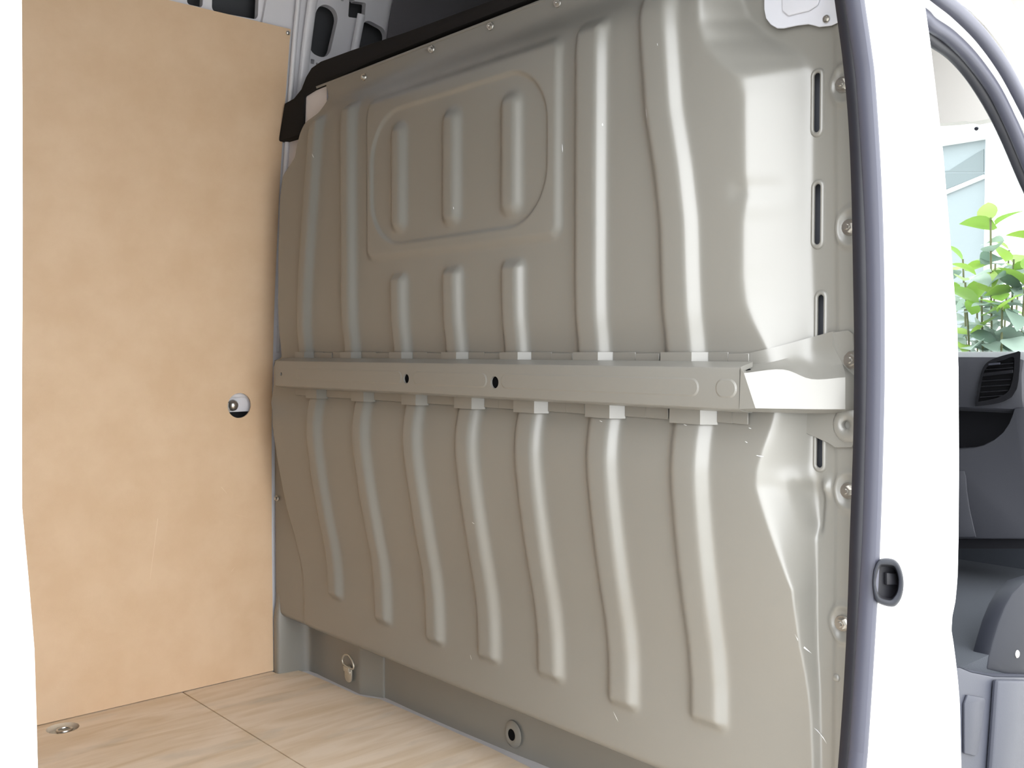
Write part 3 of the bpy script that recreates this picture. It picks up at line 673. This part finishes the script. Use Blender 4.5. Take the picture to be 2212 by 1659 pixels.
# dark plastic striker pocket on the pillar
spk = empty('striker_pocket', tuple(map(float, ony(1920, 1258, YP)))); tag(spk, 'dark grey plastic striker pocket set into the white door pillar', 'door catch')
o_px = [(1886, 1232), (1895, 1212), (1910, 1206), (1930, 1208), (1943, 1220), (1951, 1244), (1952, 1270), (1947, 1292), (1937, 1307), (1926, 1311), (1905, 1306), (1889, 1294), (1884, 1262)]
i_px = [(1893, 1240), (1899, 1222), (1908, 1219), (1928, 1221), (1936, 1230), (1941, 1248), (1941, 1266), (1938, 1280), (1932, 1290), (1924, 1297), (1908, 1295), (1897, 1287), (1890, 1262)]
def cen(P, s, c): return [tuple(np.array(c)+(np.array(p)-np.array(c))*s) for p in P]
oc = smoothpath(o_px+[o_px[0]], 53)[:-1]; ic = smoothpath(i_px+[i_px[0]], 53)[:-1]
rg = [[ony(a, b, YP+.001) for a, b in oc], [ony(a, b, YP-.012) for a, b in cen(oc, .985, (1918, 1258))], [ony(a, b, YP-.0155) for a, b in cen(oc, .93, (1918, 1258))], [ony(a, b, YP-.0155) for a, b in cen(ic, 1.04, (1917, 1257))],
      [ony(a, b, YP-.0135) for a, b in cen(ic, .98, (1917, 1257))]]
V = [p for r_ in rg for p in r_]; c = len(oc)
mesh('rim', V, [(i*c+j, i*c+(j+1) % c, (i+1)*c+(j+1) % c, (i+1)*c+j) for i in range(len(rg)-1) for j in range(c)], M_KICKD, spk, True)
rg = [[ony(a, b, YP-.0136) for a, b in cen(ic, .99, (1917, 1257))], [ony(a, b, YP-.003) for a, b in cen(ic, .86, (1921, 1257))], [ony(a, b, YP-.002) for a, b in cen(ic, .5, (1921, 1257))]]
V = [p for r_ in rg for p in r_]
mesh('cup', V, [(i*c+j, i*c+(j+1) % c, (i+1)*c+(j+1) % c, (i+1)*c+j) for i in range(2) for j in range(c)]+[tuple(range(2*c, 3*c))], M_DASHD, spk, False)
prism('catch_block', [ony(a, b, YP-.002) for a, b in ((1909, 1236), (1936, 1239), (1936, 1262), (1909, 1262))], (0, -.005, 0), M_DASHD, spk, bevel=.001)

# white corner plate high on the pillar
wp = empty('corner_plate', tuple(map(float, onx(1730, 60, .05)))); tag(wp, 'white pressed corner plate screwed to the pillar above the bulkhead slots', 'plate')
wpx = [(1650, -60), (1650, 20), (1654, 40), (1664, 53), (1678, 61), (1692, 61), (1720, 55), (1745, 52), (1758, 55), (1768, 58), (1795, 55), (1812, 47), (1818, 20), (1818, -60)]
prism('plate', [onx(a, b, .050) for a, b in wpx], (.003, 0, 0), M_PLATE, wp, bevel=.001, seg=1)
emb = [(1690, -50), (1692, 25), (1705, 35), (1750, 24), (1768, 12), (1774, -5), (1774, -50)]
prism('pressed_field', [onx(a, b, .0495) for a, b in emb], (-.004, 0, 0), M_PLATE, wp, bevel=.0035, seg=3)
bolt('screw', onx(1785, 41, .0485), (-1, 0, 0), .5, wp)

# ================================================================== CAB
# cab shell: floor, far wall is wall_far's extension; front end with windscreen
cf_ = box('floor_cab', (.2, -.02, .30), (1.25, 1.70, .36), M_CARPET); tag(cf_, 'dark carpeted cab floor beyond the pillar', kind='structure')
fwl = prism('wall_front', [(1.22, .02, .30), (1.30, .02, .86), (1.34, .02, .86), (1.30, .02, .30)], (0, 1.66, 0), M_CARPET); tag(fwl, 'dark firewall at the front of the footwell', kind='structure')
fws = box('wall_cab_far', (XF-.02, 1.62, .3), (1.3, 1.68, 1.0), M_DASHD); tag(fws, 'far side of the cab beside the dashboard', kind='structure')
ws = prism('window_1', [(1.32, .03, .88), (.98, .06, 1.40), (.985, .06, 1.403), (1.326, .03, .883)], (0, 1.58, 0), M_GLASS); tag(ws, 'clear raked windscreen at the front of the cab', kind='structure')
w2 = prism('window_2', [(.30, 1.745, .95), (.80, 1.745, .95), (.80, 1.69, 1.32), (.62, 1.68, 1.50), (.30, 1.68, 1.50)], (0, .004, 0), M_GLASS); tag(w2, 'clear window of the far cab door', kind='structure')
dotc = onx(2110, 277, 1.05); 
def ws_x(z): return float(np.interp(z, [.88, 1.40], [1.32, .98]))
for _ in range(6): dotc = onx(2110, 277, ws_x(dotc[2])-.003)
rs = prism('windscreen_sensor', [(dotc[0]+b*.65, dotc[1]+a, dotc[2]-b*.76) for a, b in ring2(.0045, .0045, 16)], (-.003, 0, -.002), M_KICK); tag(rs, 'small round grey sensor stuck on the windscreen', 'sensor')
hl = empty('headliner', (.85, .8, 1.40)); tag(hl, 'pale grey cab headliner above the windscreen', 'headliner')
hx = [onx(a, b, .93) for a, b in ((1960, 270), (2036, 266), (2062, 264), (2085, 261), (2098, 264), (2140, 256), (2200, 245))]
z_lo = [p[2] for p in hx]
prism('front_edge', list(hx)+[(.93, hx[-1][1], 1.62), (.93, hx[0][1]+.0, 1.62)], (.04, 0, 0), M_VISOR, hl)
prism('front_edge', [(.93, hx[0][1], z_lo[0]), (.93, hx[0][1], 1.62), (.93, 1.6, 1.62), (.93, 1.6, z_lo[0])], (.04, 0, 0), M_VISOR, hl)
prism('lining', [(.12, -.02, 1.58), (.12, 1.45, 1.58), (.35, 1.62, 1.58), (.97, 1.62, 1.58), (.97, -.02, 1.58)], (0, 0, .012), M_VISOR, hl)
prism('light_block_deck', [(.10, -.04, 1.595), (.10, 1.45, 1.595), (.35, 1.64, 1.595), (1.0, 1.66, 1.595), (1.0, -.04, 1.595)], (0, 0, .012), M_UPSHADE, hl)  # dark plate added above the lining to block light from the cab
box('deck_front', (.80, -.06, 1.6), (.83, 1.7, 2.06), M_UPSHADE, hl)
# A pillar and door frame arch
aw = empty('door_frame', (.5, -.04, .9)); tag(aw, 'white cab door frame arch curving down into the windscreen pillar', 'door frame')
def arch(name, px, y, hw, hy, material, parent, power=.7):
    p = smoothpath([ony(a, b, y) for a, b in px], 60); return tube(name, p, ring2(hw, hy, 14, power), (0, 1, 0), material, parent)
arch('body_rim', [(1930, -150), (2010, -95), (2110, -22), (2165, 40), (2215, 118), (2262, 205), (2330, 350), (2430, 600), (2500, 800)], -.045, .040, .008, M_WHITE, aw)
arch('inner_rim', [(1930, -40), (2000, 8), (2045, 42), (2090, 82), (2135, 135), (2172, 192), (2212, 268), (2300, 460), (2390, 710), (2440, 860)], -.022, .020, .006, M_WHITE, aw)
arch('outer_seal', [(1930, -75), (2000, -28), (2034, -2), (2071, 28), (2120, 78), (2165, 140), (2200, 203), (2245, 296), (2320, 470), (2420, 730)], -.052, .0105, .009, M_ARCH, aw)
arch('inner_seal', [(1930, -5), (1990, 32), (2010, 52), (2050, 79), (2097, 125), (2145, 190), (2180, 258), (2212, 333), (2270, 480), (2370, 760)], -.032, .0095, .010, M_ARCH, aw)
arch('pillar_trim', [(1930, 20), (1995, 68), (2020, 88), (2060, 117), (2100, 163), (2140, 226), (2172, 290), (2206, 370), (2260, 500), (2360, 790)], -.012, .0105, .010, M_DASH, aw)
arch('seal_groove', [(1930, 5), (1990, 48), (2015, 70), (2055, 98), (2099, 144), (2143, 208), (2177, 275), (2210, 352), (2265, 490), (2365, 775)], -.016, .006, .006, M_DASHD, aw)

# dashboard
da = empty('dashboard', (1.1, .8, .36)); tag(da, 'dark grey dashboard with air vent beyond the white pillar', 'dashboard')
dp = [(1.30, .872), (1.10, .880), (1.03, .878), (1.005, .868), (.995, .84), (.998, .78), (1.005, .755), (1.02, .745), (1.30, .745)]
ysd = [.135, .14, .16, .3, .8, 1.58]
sh = [.03, .012, 0, 0, 0, 0]
loft('top_body', [[(x+s*(.3 if x < 1.2 else 0), y, z-s*.5 if z > .8 else z+s*.3) for x, z in dp] for y, s in zip(ysd, sh)], M_DASH, da, angle=35)
# dark storage tray
box('tray_back', (1.11, .14, .62), (1.13, 1.58, .76), M_DASHD, da); box('tray_floor', (1.052, .15, .640), (1.12, 1.58, .655), M_DASHD, da)
lpx = [(2235, 884), (2190, 880), (2186, 895), (2178, 915), (2165, 934), (2146, 950), (2122, 962), (2100, 967), (2040, 972), (1960, 975), (1960, 1165), (2235, 1165)]
lower = prism('lower_panel', [onx(a, b, 1.0) for a, b in lpx], (.05, 0, 0), M_DASH, da, bevel=.006)
gx = [(1950, 1018), (2060, 1016), (2084, 1017), (2088, 1030), (2090, 1060), (2096, 1100), (2105, 1140), (2110, 1160), (1950, 1160)]
prism('glovebox_lid', [onx(a, b, .998) for a, b in gx], (-.004, 0, 0), M_DASH, da, bevel=.0025)
prism('under_panel', [onx(a, b, 1.02) for a, b in ((1950, 1150), (2235, 1150), (2235, 1185), (1950, 1185))], (.15, 0, 0), M_DASHD, da)
# vent with frame, divider and slats
vo = [(2106, 878), (2110, 850), (2118, 810), (2126, 790), (2138, 779), (2160, 770), (2190, 762), (2203, 760), (2202, 785), (2199, 820), (2195, 840), (2184, 858), (2165, 868), (2140, 874)]
vi = [(2113, 868), (2118, 840), (2124, 808), (2132, 793), (2146, 785), (2170, 777), (2190, 772), (2190, 800), (2186, 825), (2178, 845), (2160, 857), (2135, 864)]
def rim(name, A, B, x0, x1, material, parent):
    A = smoothpath(A+[A[0]], 61)[:-1]; B = smoothpath(B+[B[0]], 61)[:-1]; n = 60
    rg = [[onx(a, b, x0) for a, b in A], [onx(a, b, x1) for a, b in A], [onx(a, b, x1) for a, b in B], [onx(a, b, x0+.012) for a, b in B]]
    V = [p for r_ in rg for p in r_]; return mesh(name, V, [(i*n+j, i*n+(j+1) % n, (i+1)*n+(j+1) % n, (i+1)*n+j) for i in range(3) for j in range(n)], material, parent, False)
vent = rim('air_vent', vo, vi, .995, .985, M_VENT, da)
prism('vent_back', [onx(a, b, .9945) for a, b in vo], (.004, 0, 0), M_DARK, vent)
prism('divider', [onx(a, b, .986) for a, b in ((2121, 806), (2188, 798), (2188, 806), (2120, 814))], (.008, 0, 0), M_VENT, vent, bevel=.001)
for (a, b, c_, d_) in ((2134, 788, 2189, 783), (2128, 797, 2189, 793), (2120, 822, 2184, 818), (2118, 834, 2182, 830), (2117, 846, 2177, 842), (2116, 857, 2165, 853)):
    prism('slat', [onx(a, b, .988), onx(c_, d_, .988), onx(c_, d_+2.5, .988), onx(a, b+2.5, .988)], (.006, 0, .002), M_VENT, vent)
prism('vent_knob', [onx(a, b, .985) for a, b in ((2138, 785), (2161, 783), (2161, 787), (2138, 789))], (-.006, 0, 0), M_KICK, vent)

# cab step and kick trims at the door
cs_ = empty('cab_step', (.5, -.02, .19)); tag(cs_, 'grey plastic cab door step trim with an inset cover', 'step trim')
top_px = [(2030, 1398), (2074, 1405), (2100, 1412), (2140, 1420), (2240, 1440)]
ft = [(2040, 1440), (2076, 1442), (2100, 1452), (2150, 1462), (2240, 1463)]
yf_ = -.035
front_pts = [ony(a, b, yf_) for a, b in ft]
body = [(p[0], p[1], p[2]) for p in front_pts]
lowp = [(body[-1][0], yf_-.012, -.15), (body[0][0], yf_-.012, -.15)]
prism('face', body+[(p[0], yf_, p[2]) for p in lowp], (0, .05, 0), M_KICK, cs_, bevel=.004)
tp = [(p[0], yf_+.002, p[2]) for p in front_pts]
bk2 = [(p[0]-.0, .10, p[2]+.01) for p in front_pts]
grid('tread', [tp, [(p[0], yf_+.03, p[2]+.006) for p in front_pts], bk2], M_KICK, cs_)
prism('inset_cover', [ony(a, b, yf_-.0005) for a, b in ((2086, 1500), (2121, 1506), (2124, 1512), (2108, 1626), (2102, 1632), (2079, 1626), (2079, 1520))], (0, -.004, 0), M_KICK, cs_, bevel=.0015)
prism('face_ridge', [ony(a, b, yf_-.0005) for a, b in ((2142, 1466), (2205, 1466), (2190, 1659), (2185, 1900), (2122, 1900), (2128, 1659))], (0, -.012, 0), M_KICK, cs_, bevel=.006)
prism('tread_slot', [(p[0], p[1], p[2]) for p in (ony(2106, 1421, 0.0), ony(2140, 1421, .0), ony(2140, 1428, .0), ony(2110, 1427, .0))], (0, .004, 0), M_DARK, cs_)
kt = empty('kick_trim', (.7, 0, .32)); tag(kt, 'curved dark grey kick trim with a shiny screw beside the footwell', 'kick trim')
kp = [(2133, 1446), (2137, 1420), (2146, 1385), (2158, 1345), (2172, 1310), (2188, 1282), (2212, 1258), (2300, 1230), (2300, 1490), (2212, 1462), (2170, 1455)]
prism('panel', [ony(a, b, -.022) for a, b in kp], (0, .03, 0), M_KICKD, kt, bevel=.004)
domehead('screw', ony(2197, 1413, -.0225), (0, -1, 0), .0075, M_ZINC, kt)
# ================================================================== OUTSIDE
gr = box('ground', (-12, -14, -.66), (16, 14, -.60), M_CONC); tag(gr, 'light concrete ground around the van', kind='structure')
fb = empty('facade', (7.0, 2.5, -.6)); tag(fb, 'pale building front seen through the windscreen', 'building')
FXX = 7.0
a = onx(2035, 312, FXX); b = onx(2125, 575, FXX)
wy0, wy1, wz0, wz1 = b[1], a[1]+.5, b[2]-.6, a[2]
box('wall', (FXX, -6, -.6), (FXX+.3, wy0, 7), M_FACADE, fb); box('wall', (FXX, wy1, -.6), (FXX+.3, 9, 7), M_FACADE, fb)
box('wall', (FXX, wy0, wz1), (FXX+.3, wy1, 7), M_FACADE, fb); box('wall', (FXX, wy0, -.6), (FXX+.3, wy1, wz0), M_FACADE, fb)
wn_ = box('window', (FXX+.08, wy0, wz0), (FXX+.1, wy1, wz1), M_PANE, fb)
p_ = [onx(x, y, FXX+.07) for x, y in ((2043, 380), (2125, 325), (2125, 372), (2050, 405), (2045, 405))]
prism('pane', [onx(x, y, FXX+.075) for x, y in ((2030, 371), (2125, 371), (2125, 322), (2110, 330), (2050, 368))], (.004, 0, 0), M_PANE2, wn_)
prism('transom', [onx(x, y, FXX+.05) for x, y in ((2030, 416), (2125, 377), (2125, 385), (2030, 424))], (.03, 0, 0), M_FACADE, wn_)
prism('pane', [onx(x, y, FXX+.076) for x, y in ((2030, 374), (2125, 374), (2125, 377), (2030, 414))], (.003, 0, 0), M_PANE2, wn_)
# shrub with broad leaves
def leafmesh(name, material):
    V, Fs = [], []; n = 7
    for i in range(n):
        t = i/(n-1); wd = .30*math.sin(math.pi*min(1, t**.8))**.8*(1-.2*t)+.004; zz_ = -.22*t*t+.05*t
        V += [(t, -wd, zz_+.09*wd/.3), (t, 0, zz_), (t, wd, zz_+.09*wd/.3)]
    for i in range(n-1):
        for j in range(2): a_ = i*3+j; Fs.append((a_, a_+1, a_+4, a_+3))
    me = bpy.data.meshes.new(name); me.from_pydata(V, [], Fs); me.materials.append(material); me.polygons.foreach_set('use_smooth', [True]*len(Fs)); return me
LEAF = leafmesh('leaf', M_LEAF); LEAFY = leafmesh('leaf_young', M_LEAFY)
def shrub(base, stems, label, nleaf, young=.15):
    root = empty('shrub', base); tag(root, label, 'shrub', 'shrubs outside the windscreen')
    for (tx, ty, tz) in stems:
        p = smoothpath([base, ((base[0]+tx)/2+.05, (base[1]+ty)/2, base[2]+(tz-base[2])*.5), (tx, ty, tz)], 40)
        tube('stem', p, ring2(.0035, .0035, 6), (.3, .9, .1), M_STEM, root)
        for i in range(nleaf):
            f = i/(nleaf-1); q = p[int(len(p)*(.70+.30*f))-1 if f < 1 else -1]
            yng = f > .93 or random.random() < young*.2
            o = bpy.data.objects.new('leaf', LEAFY if yng else LEAF); COL.objects.link(o)
            az = i*2.4+random.uniform(-.4, .4); el = random.uniform(-.5, .35)+(.7 if f > .93 else 0)
            s = random.uniform(.085, .125)
            o.location = tuple(map(float, q+np.array([random.uniform(-.075, .075) for _ in range(3)])*(1 if f < .85 else .3))); o.rotation_euler = (random.uniform(-.6, .6), -el, az); o.scale = (s, s*1.15, s); par(o, root)
B1 = onx(2130, 760, 2.25)
def S(px, py, x): p = onx(px, py, x); return tuple(map(float, p))
shrub((2.25, B1[1], -.6), [S(2140, 470, 2.15), S(2085, 610, 2.25), S(2190, 560, 2.2), S(2120, 640, 2.1), S(2215, 600, 2.15), S(2250, 480, 2.3), S(2165, 660, 2.05), S(2090, 690, 2.1)], 'grey-green broad-leaved shrub just in front of the windscreen', 30, .12)
shrub((2.65, B1[1]+.22, -.6), [S(2080, 560, 2.55), S(2150, 570, 2.6), S(2200, 620, 2.5), S(2110, 600, 2.5), S(2180, 540, 2.65), S(2040, 560, 2.6), S(2230, 580, 2.6)], 'second broad-leaved shrub standing behind the nearer shrub', 20, .25)
